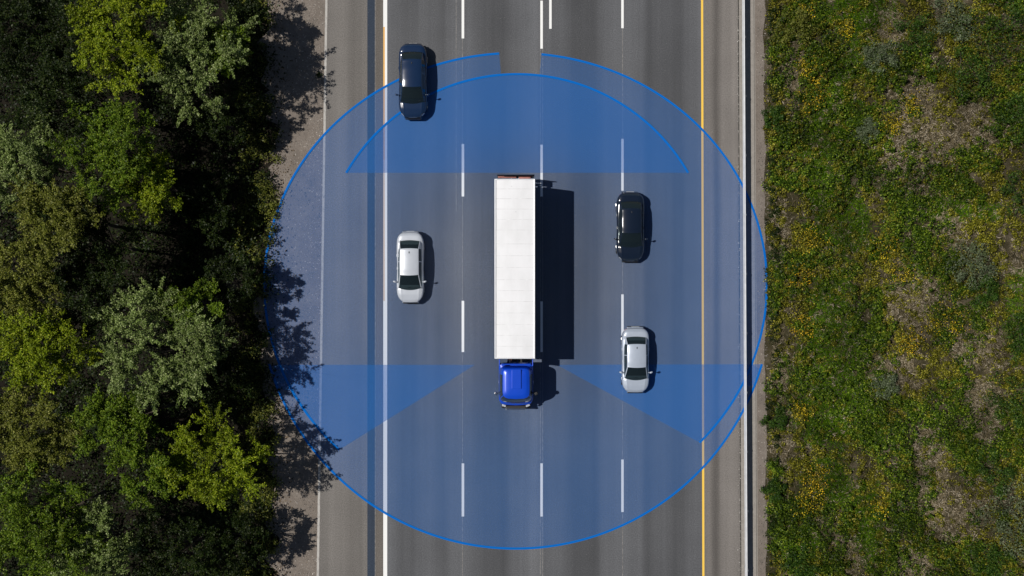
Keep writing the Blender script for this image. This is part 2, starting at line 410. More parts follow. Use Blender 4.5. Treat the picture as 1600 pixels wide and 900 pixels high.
def tree(px, py, h, r, kind, label, dens=1.0, seed=0, squash=1.0):
    """px, py: where the crown's middle shows in the photo"""
    q = np.random.default_rng(1000 + seed)
    h *= .84; r *= 1.10
    bx, by, _ = P(px, py, h - r * .5)
    gz0 = float(terl(bx, by)); h -= gz0
    zc = h - r * 0.5
    root = thing('tree', label, 'tree', (bx, by, gz0), 0, 'trees of the roadside wood')
    tb = MB(); z0 = h * 0.35
    tb.tube([(0, 0, -.3), (0.05, 0.05, z0 * .5), (0, 0, z0), (.05, -.05, h * .85)], [.14, .12, .09, .03], 8)
    P_ = []; N_ = []; D_ = []
    lobes = int(15 + r * 7)
    for i in range(lobes):
        az = 2.399 * i + q.uniform(-.5, .5); el = math.asin(min(1, q.uniform(-0.05, 1.0)))
        rr = r * q.choice([.6, .8, 1.0, 1.2]) * q.uniform(.85, 1.1)
        end = np.array([rr * math.cos(el) * math.cos(az), rr * math.cos(el) * math.sin(az) * squash, zc + rr * .75 * math.sin(el) - .15 * r])
        st = np.array([0, 0, z0 + q.uniform(0, .25) * h])
        mid = (st + end) / 2 + np.array([0, 0, -.25])
        tb.tube([st, mid, end], [.04, .028, .010], 5)
        # twigs out of the lobe
        lr = r * q.uniform(.24, .42)
        nt_ = int(13 * dens)
        for j in range(nt_):
            dv = q.normal(size=3); dv[2] = abs(dv[2]) * .55 - .15; dv /= np.linalg.norm(dv)
            outw = end - np.array([0, 0, zc - r * .8]); outw /= np.linalg.norm(outw)
            dv = dv + outw * .45; dv /= np.linalg.norm(dv)
            tl = lr * q.uniform(.7, 1.5)
            s0 = end - outw * q.uniform(0, .5) * lr
            m = int(44 * tl / .9) + 14
            t = q.uniform(.1, 1.0, m) ** .8
            p = s0 + dv * (t * tl)[:, None] + q.normal(size=(m, 3)) * (0.04 + .09 * (1 - t))[:, None]
            p[:, 2] -= .18 * tl * t ** 2
            nn = q.normal(size=(m, 3)) * .55 + np.array([-.15, 0, .85])
            P_.append(p); N_.append(nn); D_.append(dv + q.normal(size=(m, 3)) * .7)
    P_ = np.concatenate(P_); N_ = np.concatenate(N_); D_ = np.concatenate(D_)
    tb.build('trunk', M_bark, root, True)
    leaf_obj('crown', P_, q.uniform(.07, .15, len(P_)), N_, LM[kind], root, .6, D_)
    return root

TREES = [
 (150, 385, 5.6, 1.9, 'dark', 'added dark tree over the sunlit floor on the left side of the dark gap, right of the olive-green tree'),  # added tree, hides sunlit floor so the gap stays dark
 # px, py, height, radius, kind, label
 (190, 45, 9.5, 2.5, 'yellowgreen', 'bright yellow-green tree cut by the top edge, left of the large pale one'),
 (292, 78, 7.6, 2.6, 'pale', 'big pale green tree near the top, the one closest to the road there'),
 (345, 75, 6.2, 1.5, 'green', 'narrow mid-green tree on the road side of the big pale tree at the top'),
 (175, 235, 8.5, 2.2, 'green', 'mid-green tree below the bright yellow-green one, left of the dark gap'),
 (232, 285, 6.6, 1.6, 'yellowgreen', 'small fresh-green tree on the upper edge of the dark gap in the wood'),
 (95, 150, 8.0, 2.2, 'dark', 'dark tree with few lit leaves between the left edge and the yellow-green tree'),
 (35, 250, 8.6, 2.1, 'pale', 'silvery pale tree at the left edge, upper one of the two there'),
 (85, 340, 8.6, 2.1, 'olive', 'olive-green tree under the silvery one by the left edge'),
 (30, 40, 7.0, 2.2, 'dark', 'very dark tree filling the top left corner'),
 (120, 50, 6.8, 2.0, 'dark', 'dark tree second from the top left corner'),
 (28, 440, 8.2, 1.9, 'olive', 'olive tree on the left edge at mid height of the photo'),
 (70, 545, 8.6, 2.2, 'yellowgreen', 'yellowish green tree near the left edge just below mid height'),
 (250, 550, 8.4, 2.7, 'pale', 'large pale green tree in the middle of the wood below the dark gap'),
 (300, 480, 6.0, 1.4, 'green', 'small dim tree standing in the dark gap in the middle of the wood'),
 (190, 660, 8.2, 1.9, 'green', 'mid-green tree at the foot of the large pale green tree'),
 (328, 725, 7.2, 2.4, 'yellowgreen', 'bright yellow-green tree nearest the road in the lower part of the wood'),
 (240, 735, 7.6, 1.5, 'green', 'small green tree touching the left side of the low yellow-green tree'),
 (45, 680, 8.2, 2.3, 'olive', 'dull olive tree at the left edge, second from the bottom corner'),
 (60, 820, 9.2, 2.6, 'green', 'broad green tree filling the bottom left corner'),
 (150, 860, 7.4, 2.2, 'pale', 'pale tree cut by the bottom edge beside the corner tree'),
 (280, 865, 6.0, 2.2, 'dark', 'dark green tree cut by the bottom edge below the yellow-green tree'),
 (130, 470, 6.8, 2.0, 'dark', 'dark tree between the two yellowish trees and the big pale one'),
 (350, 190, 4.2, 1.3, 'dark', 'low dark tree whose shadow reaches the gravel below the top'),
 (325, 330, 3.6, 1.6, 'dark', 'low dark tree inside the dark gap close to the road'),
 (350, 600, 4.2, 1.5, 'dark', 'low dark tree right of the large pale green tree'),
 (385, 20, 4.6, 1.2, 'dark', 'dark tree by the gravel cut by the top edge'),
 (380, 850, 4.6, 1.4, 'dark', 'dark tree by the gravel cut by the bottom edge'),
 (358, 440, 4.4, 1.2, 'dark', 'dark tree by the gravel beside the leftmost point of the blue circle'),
]
for i, (px, py, h, r, k, lab) in enumerate(TREES): tree(px, py, h, r, k, lab, 1.0 if k != 'dark' else .8, i)

# undergrowth below the trees
def tufts(name, n, region, mask, rad, hgt, leaves, lsize, mat, terrf, z_off=0.0, label=None, cat=None, nz=.8, aspect=.6, minr=0):
    """region: x0,x1,y0,y1 in metres; mask(x,y)->0..1 keep probability"""
    x = rng.uniform(region[0], region[1], n * 4); y = rng.uniform(region[2], region[3], n * 4)
    keep = rng.random(n * 4) < mask(x, y); x = x[keep][:n]; y = y[keep][:n]; m = len(x)
    rr = rng.uniform(*rad, m); hh = rng.uniform(*hgt, m); lv = leaves
    idx = np.repeat(np.arange(m), lv); k = len(idx)
    az = rng.uniform(0, 2 * np.pi, k); cz = rng.uniform(0, 1, k) ** .6; sr = np.sqrt(1 - cz ** 2) * rng.uniform(.6, 1.25, k)
    px = x[idx] + np.cos(az) * sr * rr[idx]; py = y[idx] + np.sin(az) * sr * rr[idx]
    pz = terrf(px, py) + z_off + cz * hh[idx] * rng.uniform(.6, 1.1, k)
    N = np.stack([np.cos(az) * sr * .6, np.sin(az) * sr * .6, cz * .5 + nz], 1) + rng.normal(size=(k, 3)) * .45
    o = leaf_obj(name, np.stack([px, py, pz], 1), rng.uniform(*lsize, k), N, mat, None, aspect)
    tag(o, label, cat, None, 'stuff'); return o
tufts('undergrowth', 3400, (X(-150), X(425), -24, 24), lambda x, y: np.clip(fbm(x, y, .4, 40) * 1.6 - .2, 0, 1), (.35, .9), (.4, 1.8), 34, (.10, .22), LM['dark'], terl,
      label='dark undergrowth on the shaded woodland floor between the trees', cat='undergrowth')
tufts('bramble_fringe', 520, (X(365), X(460), -22, 22), lambda x, y: np.clip((ledge(y) + .35 - x) * 2, 0, 1) * np.clip(fbm(x, y, .8, 43) * 3 - .8, 0, 1), (.2, .5), (.3, 1.0), 45, (.08, .15), LM['olive'], terl,
      label='straggling brambles along the gravel edge of the wood', cat='brambles')

# ------------------------------------------------ right verge vegetation
def el(x, y, cx, cy, rx, ry, rot=0):
    dx = x - X(cx); dy = y - Y(cy)
    c_, s_ = math.cos(R(rot)), math.sin(R(rot))
    u = (dx * c_ + dy * s_) / (rx / PPM); v_ = (-dx * s_ + dy * c_) / (ry / PPM)
    wob = (fbm(x, y, .7, 61) - .5) * 1.1 + (fbm(x, y, 2.5, 66) - .5) * .7
    return np.clip((1.15 - np.sqrt(u * u + v_ * v_) + wob) * 2.2, 0, 1)
def union(x, y, L_):
    m = np.zeros_like(x)
    for e in L_: m = np.maximum(m, el(x, y, *e))
    return m
LG = leafmat('verge_leaves', (0.010, 0.026, 0.002), (0.042, 0.080, 0.004), (0.20, 0.27, 0.02))
GRASS = [(1345, 20, 60, 40), (1330, 90, 45, 50), (1300, 180, 40, 80, -8), (1285, 280, 40, 70), (1310, 360, 50, 50), (1300, 540, 55, 110), (1310, 640, 75, 60), (1290, 740, 40, 50), (1350, 820, 35, 70), (1500, 330, 60, 20), (1590, 500, 30, 80), (1250, 860, 40, 40)]
DRY = [(1440, 230, 60, 50), (1415, 255, 45, 45), (1510, 200, 40, 45), (1420, 160, 35, 50), (1390, 50, 25, 60), (1420, 470, 50, 60), (1480, 360, 30, 40), (1525, 640, 30, 60), (1455, 760, 35, 110, 8), (1500, 800, 40, 60), (1420, 900, 35, 60), (1215, 370, 18, 60), (1220, 680, 18, 60), (1330, 870, 22, 40), (1520, 540, 50, 40), (1470, 15, 25, 30), (1240, 130, 18, 60), (1590, 400, 30, 30), (1395, 580, 40, 30), (1215, 560, 14, 60)]
def m_grass(x, y): return union(x, y, GRASS)
def m_dry(x, y): return union(x, y, DRY)
vedge = lambda x, y: np.clip((x - (X(1196) + 0.8 * (fbm(x * 0, y, .6, 71) - .5) + (Y(0) - y) * .003)) * 3, 0, 1)
REG = (X(1188), X(1780), -25, 25)
def blades(name, n, mask, ln, wd, mat, label, cat, flatn=.35):
    x = rng.uniform(REG[0], REG[1], n); y = rng.uniform(REG[2], REG[3], n)
    keep = rng.random(n) < mask(x, y) * vedge(x, y); x = x[keep]; y = y[keep]; k = len(x)
    z = terr(x, y) + rng.uniform(.03, .13, k)
    D = rng.normal(size=(k, 3)); D[:, 2] = np.abs(D[:, 2]) * flatn + .25
    # wind-combed directions that change slowly from place to place
    ang = fbm(x, y, .35, 81) * 9; D[:, 0] += np.cos(ang) * .8; D[:, 1] += np.sin(ang) * .8
    N = rng.normal(size=(k, 3)) * .5 + np.array([0, 0, .8])
    o = leaf_obj(name, np.stack([x, y, z], 1), rng.uniform(*ln, k), N, mat, None, wd, D, .05)
    tag(o, label, cat, None, 'stuff'); return o
MG = leafmat('grass_blades', (0.018, 0.050, 0.001), (0.050, 0.110, 0.001), (0.15, 0.23, 0.008), .2)
MD = leafmat('dry_straw', (0.10, 0.080, 0.04), (0.21, 0.17, 0.10), (0.46, 0.40, 0.31), .1, .6)
MO = leafmat('weedy_leaves', (0.034, 0.036, 0.003), (0.10, 0.10, 0.005), (0.36, 0.33, 0.04), .15)
blades('green_grass', 520000, m_grass, (.12, .30), .16, MG, 'bright green grass growing in long patches on the right verge', 'grass')
blades('dry_grass', 330000, lambda x, y: np.maximum(m_dry(x, y), .10), (.12, .38), .10, MD, 'dry straw and dead stalks over the brown bare patches', 'dry grass')
leafy = lambda x, y: vedge(x, y) * (1 - .75 * m_grass(x, y)) * (1 - .72 * m_dry(x, y)) * np.clip(fbm(x, y, .9, 55) * 2.2 - .35, 0.25, 1)
tufts('leafy_weeds', 8500, REG, lambda x, y: leafy(x, y) * (fbm(x, y, .3, 58) > .45), (.12, .45), (.15, .85), 46, (.07, .16), LG, terr,
      label='low dark green leafy weeds covering the right verge', cat='weeds')
tufts('olive_weeds', 7500, REG, lambda x, y: leafy(x, y) * (fbm(x, y, .3, 58) < .58), (.12, .36), (.12, .6), 42, (.06, .14), MO, terr,
      label='olive and yellowish weeds mixed through the right verge', cat='weeds')
tufts('small_green_tufts', 1500, REG, lambda x, y: vedge(x, y) * m_grass(x, y) * .8, (.10, .3), (.08, .24), 30, (.05, .11), MG, terr,
      label='small broad-leaved tufts scattered in the green grass', cat='weeds')
tufts('brown_stalks', 2000, REG, lambda x, y: vedge(x, y) * np.maximum(m_dry(x, y), .15), (.10, .3), (.08, .4), 26, (.08, .22), MD, terr,
      label='brown withered plants among the dry grass', cat='dead plants', aspect=.18)
tufts('edge_weeds', 420, (X(1188), X(1215), -24, 24), lambda x, y: vedge(x, y) * np.clip(fbm(x, y, 1.2, 59) * 3 - .9, 0, 1), (.12, .3), (.15, .5), 46, (.05, .12), LM['dark'], terr,
      label='dark weeds along the gravel edge of the right verge', cat='weeds')

GS = leafmat('grey_shrub_leaves', (0.06, 0.085, 0.035), (0.11, 0.14, 0.07), (0.22, 0.26, 0.16))
DS = leafmat('deep_green_shrub_leaves', (0.012, 0.036, 0.004), (0.035, 0.08, 0.008), (0.11, 0.18, 0.03))
MY = leafmat('yellow_flowers', (0.50, 0.34, 0.01), (0.75, 0.55, 0.02), (0.85, 0.62, 0.06), .1)
MOr = leafmat('orange_yellow_flowers', (0.55, 0.32, 0.01), (0.75, 0.46, 0.02), (0.8, 0.6, 0.05), .1)
def shrub(name, cat, px, py, r, h, mat, label, group, flowers=None, seed=0, n=None, lsize=(.07, .15), fl_n=90, sparse=False):
    q = np.random.default_rng(5000 + seed)
    x, y, _ = P(px, py, .2); z = float(terr(x, y))
    root = thing(name, label, cat, (x, y, z), 0, group)
    sb = MB(); P_ = []; N_ = []
    lob = int(7 + r * 9)
    for i in range(lob):
        az = 2.399 * i + q.uniform(-.6, .6); rad = r * math.sqrt((i + .5) / lob) * q.uniform(.7, 1.15)
        e = np.array([math.cos(az) * rad, math.sin(az) * rad, h * (1 - .55 * (rad / r) ** 2) * q.uniform(.6, 1.05)])
        dz = float(terr(x + e[0], y + e[1])) - z
        e[2] += dz
        sb.tube([(e[0] * .25, e[1] * .25, -.08 + dz * .25), (e[0] * .6, e[1] * .6, e[2] * .55), tuple(e)], [.018, .013, .006], 4)
        lr = r * q.uniform(.16, .34) + .06
        m = n or 95
        if sparse: m = 45
        dv = q.normal(size=(m, 3)); dv /= np.linalg.norm(dv, axis=1, keepdims=True); dv[:, 2] = np.abs(dv[:, 2]) * .8 - .15
        P_.append(e + dv * lr * q.uniform(.4, 1.2, (m, 1))); N_.append(dv * .6 + np.array([0, 0, .7]) + q.normal(size=(m, 3)) * .4)
    P_ = np.concatenate(P_); N_ = np.concatenate(N_)
    sb.build('stems', M_bark, root)
    leaf_obj('foliage', P_, q.uniform(*lsize, len(P_)), N_, mat, root, .5)
    if flowers:
        pick = P_[q.integers(0, len(P_), 40)]; k = q.integers(0, 40, fl_n)
        fp = pick[k] + q.normal(size=(fl_n, 3)) * np.array([.24, .24, .04]); fp[:, 2] = np.maximum(fp[:, 2], P_[:, 2].mean()) + .06
        fo = leaf_obj('flowers', fp, q.uniform(.035, .08, fl_n), q.normal(size=(fl_n, 3)) * .35 + np.array([0, 0, 1.]), flowers, root, .9); fo['kind'] = 'stuff'
    return root
SH = [
 (1592, 300, 1.6, .8, DS, 'dark bush cut by the right edge above mid height'),
 (1588, 520, 1.4, .7, DS, 'dark bush cut by the right edge just below mid height'),
 (1420, 60, 1.3, .7, DS, 'dark leafy bush left of the grey-green shrub at the top'),
 (1480, 38, 1.5, .9, GS, 'grey-green shrub cut by the top edge above the dense dark bushes'),
 (1545, 62, 2.4, 1.5, DS, 'dense dark green bush in the top right corner'),
 (1498, 122, 1.6, 1.1, DS, 'round dark green bush below the grey shrub at the top'),
 (1578, 190, 1.7, .9, DS, 'dark bush at the right edge under the corner bush'),
 (1370, 92, 1.1, .6, GS, 'grey-leaved bush between the top grass patch and the brown patch'),
 (1505, 418, 1.5, .9, GS, 'round silver-grey bush standing alone at mid height of the verge'),
 (1530, 452, 1.0, .6, DS, 'dark bush growing against the lower side of the silver-grey bush'),
 (1575, 622, 1.8, 1.2, DS, 'dark green bush at the right edge below mid height'),
 (1572, 805, 2.2, 1.0, GS, 'broad grey-green bush at the right edge above the bottom corner'),
 (1530, 868, 1.4, .8, DS, 'dark bush cut by the bottom edge near the right corner'),
 (1550, 735, 1.5, .7, DS, 'green bush just above the broad grey-green one at the right edge'),
 (1212, 655, .75, .6, DS, 'small dark bush on the gravel edge beside the right side of the blue circle'),
 (1210, 765, .7, .6, DS, 'small dark bush on the gravel edge near the lower guardrail'),
 (1205, 185, .75, .6, DS, 'small dark bush on the gravel edge in the upper part of the verge'),
 (1247, 880, 1.2, .6, DS, 'leafy bush cut by the bottom edge close to the guardrail'),
 (1240, 45, 1.3, .7, LM['olive'], 'olive bush near the top beside the guardrail'),
 (1380, 600, .9, .5, GS, 'small grey-green bush right of the long green grass patch'),
 (1350, 205, .8, .5, GS, 'small grey bush right of the upper green grass strip'),
]
for i, (px, py, r, h, m, lab) in enumerate(SH): shrub('shrub', 'bush', px, py, r, h * 1.45, m, lab, 'shrubs on the right verge', None, i)
FL = [
 (1272, 150, .85, MOr, 'orange-yellow flowering plant near the guardrail, uppermost large one'),
 (1255, 108, .6, MY, 'small yellow flowering plant just above the orange-yellow one near the guardrail'),
 (1258, 20, .5, MY, 'yellow flowering plant at the top edge near the guardrail'),
 (1320, 45, .5, MY, 'yellow flowering plant inside the top green grass patch'),
 (1385, 195, .7, MY, 'pale yellow flowering plant on the left rim of the upper brown patch'),
 (1415, 165, .5, MY, 'small yellow flowering plant above the upper brown patch'),
 (1483, 120, .5, LM['yellowgreen'], 'lime-coloured young plant between the two dark bushes at the top'),
 (1262, 378, .8, MY, 'yellow flowering plant by the guardrail, level with the upper black car'),
 (1248, 428, .8, MOr, 'orange-yellow flowering plant by the guardrail at mid height'),
 (1378, 388, .9, MY, 'wide yellow flowering plant in the middle of the verge'),
 (1400, 425, .8, MY, 'yellow flowering plant at the foot of the wide one mid verge'),
 (1476, 500, 1.3, MY, 'largest golden flowering bush below the silver-grey bush'),
 (1420, 535, .7, MOr, 'golden flowering plant left of and below the largest golden bush'),
 (1250, 512, .7, MOr, 'orange flowering plant by the guardrail left of the long grass patch'),
 (1270, 745, .9, MOr, 'orange flowering plant above a wide golden one in the lower verge'),
 (1262, 785, 1.0, MY, 'wide golden flowering plant in the lower verge near the guardrail'),
 (1373, 785, .7, MY, 'yellow flowering plant in the lower verge left of the brown strip'),
 (1245, 640, .5, MY, 'yellow flowering plant beside the small dark bush on the gravel edge'),
]
for i, (px, py, r, m, lab) in enumerate(FL):
    shrub('flowering_plant', 'flowering plant', px, py, r, .35 + .15 * r, MO, lab, 'flowering plants on the right verge', m, 100 + i, None, (.06, .12), int(60 + 110 * r), True)
# a weed rooted at the edge line, top left
q = np.random.default_rng(9)
wd = thing('weed', 'tiny dark weed standing alone on the gravel beside the worn white edge line', 'weed', P(499, 118))
nW = 60; pw = q.normal(size=(nW, 3)) * np.array([.11, .11, .04]) + np.array([0, 0, .12])
leaf_obj('foliage', pw, q.uniform(.08, .16, nW), q.normal(size=(nW, 3)) * .5 + np.array([0, 0, .8]), LM['dark'], wd)
MB().tube([(0, 0, -.03), (.02, 0, .07), (.0, .02, .14)], [.012, .01, .005], 5).build('stem', M_bark, wd)

# pebbles
def pebbles(name, n, xf, label, size=(.015, .045), z=-.024, col=(0.26, 0.235, 0.21)):
    V = []; F = []
    base = [(-1, -1, 0), (1, -1, 0), (1, 1, 0), (-1, 1, 0), (-.5, -.5, 1), (.5, -.5, 1), (.5, .5, 1), (-.5, .5, 1)]
    fc = [(4, 5, 6, 7), (0, 1, 5, 4), (1, 2, 6, 5), (2, 3, 7, 6), (3, 0, 4, 7)]
    for i in range(n):
        y = random.uniform(-24, 24); x = xf(y); s = random.uniform(*size); a = random.uniform(0, 6.28); k = len(V)
        sx, sy = s * random.uniform(.6, 1), s * random.uniform(.6, 1)
        for (u, v_, w_) in base:
            u *= sx; v_ *= sy
            V.append((x + u * math.cos(a) - v_ * math.sin(a), y + u * math.sin(a) + v_ * math.cos(a), z + w_ * s * .45))
        F += [tuple(j + k for j in f) for f in fc]
    o = mesh_obj(name, V, F, leafmat(name + '_stone', tuple(v * .35 for v in col), col, tuple(v * 1.8 for v in col), 0, .8)); tag(o, label, 'gravel', None, 'stuff')
pebbles('pebbles', 5200, lambda y: eL(y) - abs(random.gauss(0, 1.3)) - .12, 'loose pebbles on the gravel between the wood and the worn white line')
pebbles('pebbles', 2400, lambda y: X(1180) + (Y(0) - y) * .005 + random.uniform(.05, .85), 'loose stones on the gravel strip right of the guardrail', (.012, .04), -.006, (0.2, 0.18, 0.16))
pebbles('grit', 500, lambda y: gR(y) - abs(random.gauss(0, .06)), 'grit collected along the kerb in the outer shoulder', (.01, .03), .0, (0.4, 0.38, 0.35))
pebbles('leaf_litter', 2600, lambda y: X(432) + random.gauss(0, .6) , 'brown litter where the wood meets the gravel', (.02, .06), -.02, (0.12, 0.09, 0.06))

# ------------------------------------------------ cars
def carpaint(name, col, metal=0.5, rough=0.32):
    m, n, b = newmat(name)
    f = noise(n, 3, 6); L(n, ramp(n, f, [(0.3, tuple(v * .93 for v in col)), (0.7, col)]), b.inputs['Base Color'])
    b.inputs['Metallic'].default_value = metal; b.inputs['Roughness'].default_value = rough
    b.inputs['Coat Weight'].default_value = 1.0; b.inputs['Coat Roughness'].default_value = 0.04
    return m
M_glass = flat('dark_window_glass', (0.012, 0.018, 0.02), 0.06, 0, 1.0, spec=.8)
mg, ng, bg_ = newmat('car_window_glass'); bg_.inputs['Base Color'].default_value = (.008, .014, .016, 1); bg_.inputs['Roughness'].default_value = .04
bg_.inputs['Specular IOR Level'].default_value = .8
tg_ = ng.nodes.new('ShaderNodeBsdfTransparent'); tg_.inputs[0].default_value = (.75, .9, .9, 1); xg = ng.nodes.new('ShaderNodeMixShader'); xg.inputs[0].default_value = .22
L(ng, bg_.outputs[0], xg.inputs[1]); L(ng, tg_.outputs[0], xg.inputs[2]); L(ng, xg.outputs[0], ng.nodes['Material Output'].inputs[0]); M_cg = mg
M_seat = flat('seat_fabric', (.10, .10, .105), .8, var=.3); M_cab = flat('cabin_black', (.02, .02, .022), .8)
M_tyre = flat('tyre_rubber', (0.02, 0.02, 0.02), 0.85); M_rim = flat('alloy_rim', (0.45, 0.45, 0.46), 0.3, .9)
M_blk = flat('black_trim', (0.012, 0.012, 0.013), 0.5); M_lamp = flat('headlight_glass', (0.55, 0.58, 0.62), 0.1, .2, 1)
M_red = flat('red_tail_lamp', (0.42, 0.015, 0.012), 0.2, 0, 1); M_chr = flat('chrome_trim', (0.7, 0.7, 0.72), 0.15, 1)
M_seam = flat('panel_gap', (0.01, 0.01, 0.012), 0.8)
def interp(t, pts):
    return float(np.interp(t, [p[0] for p in pts], [p[1] for p in pts]))
def smooth_interp(t, pts):
    for (a, va), (b_, vb) in zip(pts, pts[1:]):
        if t <= b_:
            s = (t - a) / (b_ - a); s = s * s * (3 - 2 * s); return va + (vb - va) * s
    return pts[-1][1]
def wheel(root, x, y, r, wdt, name='wheel', mat_rim=None):
    s = 1 if x > 0 else -1
    mb = MB(); n = 24; prof_ = [(0, r * .62), (0, r * .93), (wdt * .12, r), (wdt * .88, r), (wdt, r * .93), (wdt, r * .62)]
    v = []; f = []
    for i in range(n):
        a = 2 * math.pi * i / n
        for (px_, pr) in prof_: v.append((s * (px_ - wdt / 2), pr * math.cos(a), pr * math.sin(a)))
    m = len(prof_)
    for i in range(n):
        for k in range(m - 1): f.append((i * m + k, i * m + k + 1, ((i + 1) % n) * m + k + 1, ((i + 1) % n) * m + k))
    o = mesh_obj(name, v, f, M_tyre, root, True); o.location = (x, y, r)
    rb = MB(); rb.tube([(s * (-wdt / 2 + .01), 0, 0), (s * (wdt / 2 - .03), 0, 0)], r * .60, 24)
    for k in range(5):
        a = 2 * math.pi * k / 5
        rb.tube([(s * (wdt / 2 - .02), .02 * math.cos(a), .02 * math.sin(a)), (s * (wdt / 2 - .012), r * .6 * math.cos(a), r * .6 * math.sin(a))], .03, 5)
    rb.build('rim', mat_rim or M_rim, o)
    return o
def sedan(label, px, py0, py1, width, paint, rz=0.0, variant=0):
    k = (H - .9) / H / PPM
    Ln = (py1 - py0) * k; W2 = width / 2
    cx, cy = (px - 800) * k, (450 - (py0 + py1) / 2) * k
    root = thing('car', label, 'car', (cx, cy, 0), rz, 'sedans driving on the road')
    yy = lambda t: Ln * (.5 - t)
    hp = [(0, .66), (.02, .86), (.06, .985), (.125, 1.0), (.16, .93), (.45, .90), (.75, .885), (.80, .935), (.88, .90), (.955, .80), (.985, .70), (1, .56)]
    if variant: hp = [(0, .62), (.025, .84), (.07, 1.0), (.14, 1.01), (.175, .93), (.45, .90), (.735, .885), (.79, .945), (.88, .91), (.95, .82), (.985, .68), (1, .52)]
    def Wt(t):
        e = abs(2 * t - 1); w_ = W2 * (1 - e ** (7.0 if t > .5 else 8.5)) ** (1 / 2.5)
        w_ *= 1 - .035 * math.exp(-((t - .5) / .14) ** 2)
        return max(w_, 0.60 * W2)
    def bp(t, th, off=0.0):
        W_ = Wt(t); h = interp(t, hp); c_, s_ = math.cos(th), math.sin(th)
        x = W_ * math.copysign(abs(c_) ** .34, c_); z = .52 + (h - .52) * abs(s_) ** .40
        y = yy(t)
        # rounded nose and tail in plan
        ex = (1 - (abs(x) / W2) ** 2)
        # hood creases
        if t > .76 and t < .985:
            xr = .70 * W2 - (t - .78) * .9 * W2 * .55; fd = min(1, (t - .76) / .04) * min(1, (.985 - t) / .05)
            z += .018 * fd * math.exp(-((abs(x) - xr) / .045) ** 2) - .008 * fd * (1 if abs(x) > xr else 0)
        e2 = abs(2 * t - 1); y += (.10 if t > .5 else -.06) * (x / W2) ** 2 * max(0, (e2 - .55) / .45) ** 2
        nx_, nz_ = (0, 1) if abs(s_) > .5 else (math.copysign(1, c_), .3)
        return (x + nx_ * off * (0 if abs(s_) > .5 else 1), y + (off if t < .03 else (-off if t > .97 else 0)), z + nz_ * off)
    ts = [0.5 - .5 * math.cos(math.pi * i / 72) for i in range(73)]
    ths = [math.pi * i / 44 for i in range(45)]
    def full(t):
        r_ = [bp(t, th) for th in ths]; a = r_[0]; b_ = r_[-1]
        low = [(a[0] * .99, a[1], .36), (a[0] * .95, a[1], .20)]; low2 = [(b_[0] * .95, b_[1], .20), (b_[0] * .99, b_[1], .36)]
        return low[::-1] + r_ + low2[::1][::-1]
    rows = [full(t) for t in ts]; m = len(rows[0]); V = [p for r_ in rows for p in r_]; F = []
    for i in range(len(rows) - 1):
        for j in range(m - 1): F.append((i * m + j, i * m + j + 1, (i + 1) * m + j + 1, (i + 1) * m + j))
        F.append((i * m + m - 1, i * m, (i + 1) * m, (i + 1) * m + m - 1))
    F.append(tuple(range(m))[::-1]); F.append(tuple((len(rows) - 1) * m + j for j in range(m)))
    body = mesh_obj('body', V, F, paint, root, True)
    def patch(name, t0, t1, h0, h1, mat, off=.006, nt_=8, nh=8, par=None):
        V = []; F = []
        for i in range(nt_ + 1):
            for j in range(nh + 1): V.append(bp(t0 + (t1 - t0) * i / nt_, h0 + (h1 - h0) * j / nh, off))
        for i in range(nt_):
            for j in range(nh): F.append((i * (nh + 1) + j, i * (nh + 1) + j + 1, (i + 1) * (nh + 1) + j + 1, (i + 1) * (nh + 1) + j))
        return mesh_obj(name, V, F, mat, par or root, True)
    # greenhouse
    zb = .93; tR0, tR1, tF1, tF0 = .135, .265, .60, .785
    if variant: tR0, tR1, tF1, tF0 = .15, .27, .585, .765
    gp = [(tR0, 0), (tR1, .93), (.40, 1.0), (.50, 1.0), (tF1, .94), (tF0, 0)]
    def frac(t):
        if t <= tR1: s = (t - tR0) / (tR1 - tR0); return .93 * (s ** .85)
        if t >= tF1: s = (tF0 - t) / (tF0 - tF1); return .94 * (s ** .88)
        return smooth_interp(t, gp)
    def sec(t):
        f_ = max(0, frac(t))
        wb = W2 * interp(t, [(tR0, .76), (.3, .86), (.5, .875), (.7, .87), (tF0, .86)])
        wt = W2 * interp(t, [(tR1, .66), (.45, .69), (tF1, .67)])
        xe = wb + (wt - wb) * f_; ze = zb + (1.37 - zb) * f_
        pts = []
        bow = .15 * (1 if t > .5 else -.55) * (1 - f_ * .55)
        def pt(x, z): return (x, yy(t) - bow * (1 - (x / wb) ** 2) * 1.0, z)
        for q_ in (0, .08, .5, .9, 1): pts.append(pt(-(wb + (xe - wb) * q_), zb - .03 * (1 - q_) + (ze - zb) * q_))
        for u in np.linspace(-.94, .94, 15): pts.append(pt(xe * u, ze + (.075 * f_ + .012) * (1 - u * u) ** .8))
        for q_ in (1, .9, .5, .08, 0): pts.append(pt((wb + (xe - wb) * q_), zb - .03 * (1 - q_) + (ze - zb) * q_))
        return pts
    tg = sorted(set([round(v_, 4) for v_ in list(np.linspace(tR0, tR1, 11)) + list(np.linspace(tR1, tF1, 29)) + list(np.linspace(tF1, tF0, 13))]))
    sr_ = [sec(t) for t in tg]; m = len(sr_[0])
    parts = {k_: MB() for k_ in ('roof', 'windshield', 'rear_window', 'pillars', 'side_window_l', 'side_window_r')}
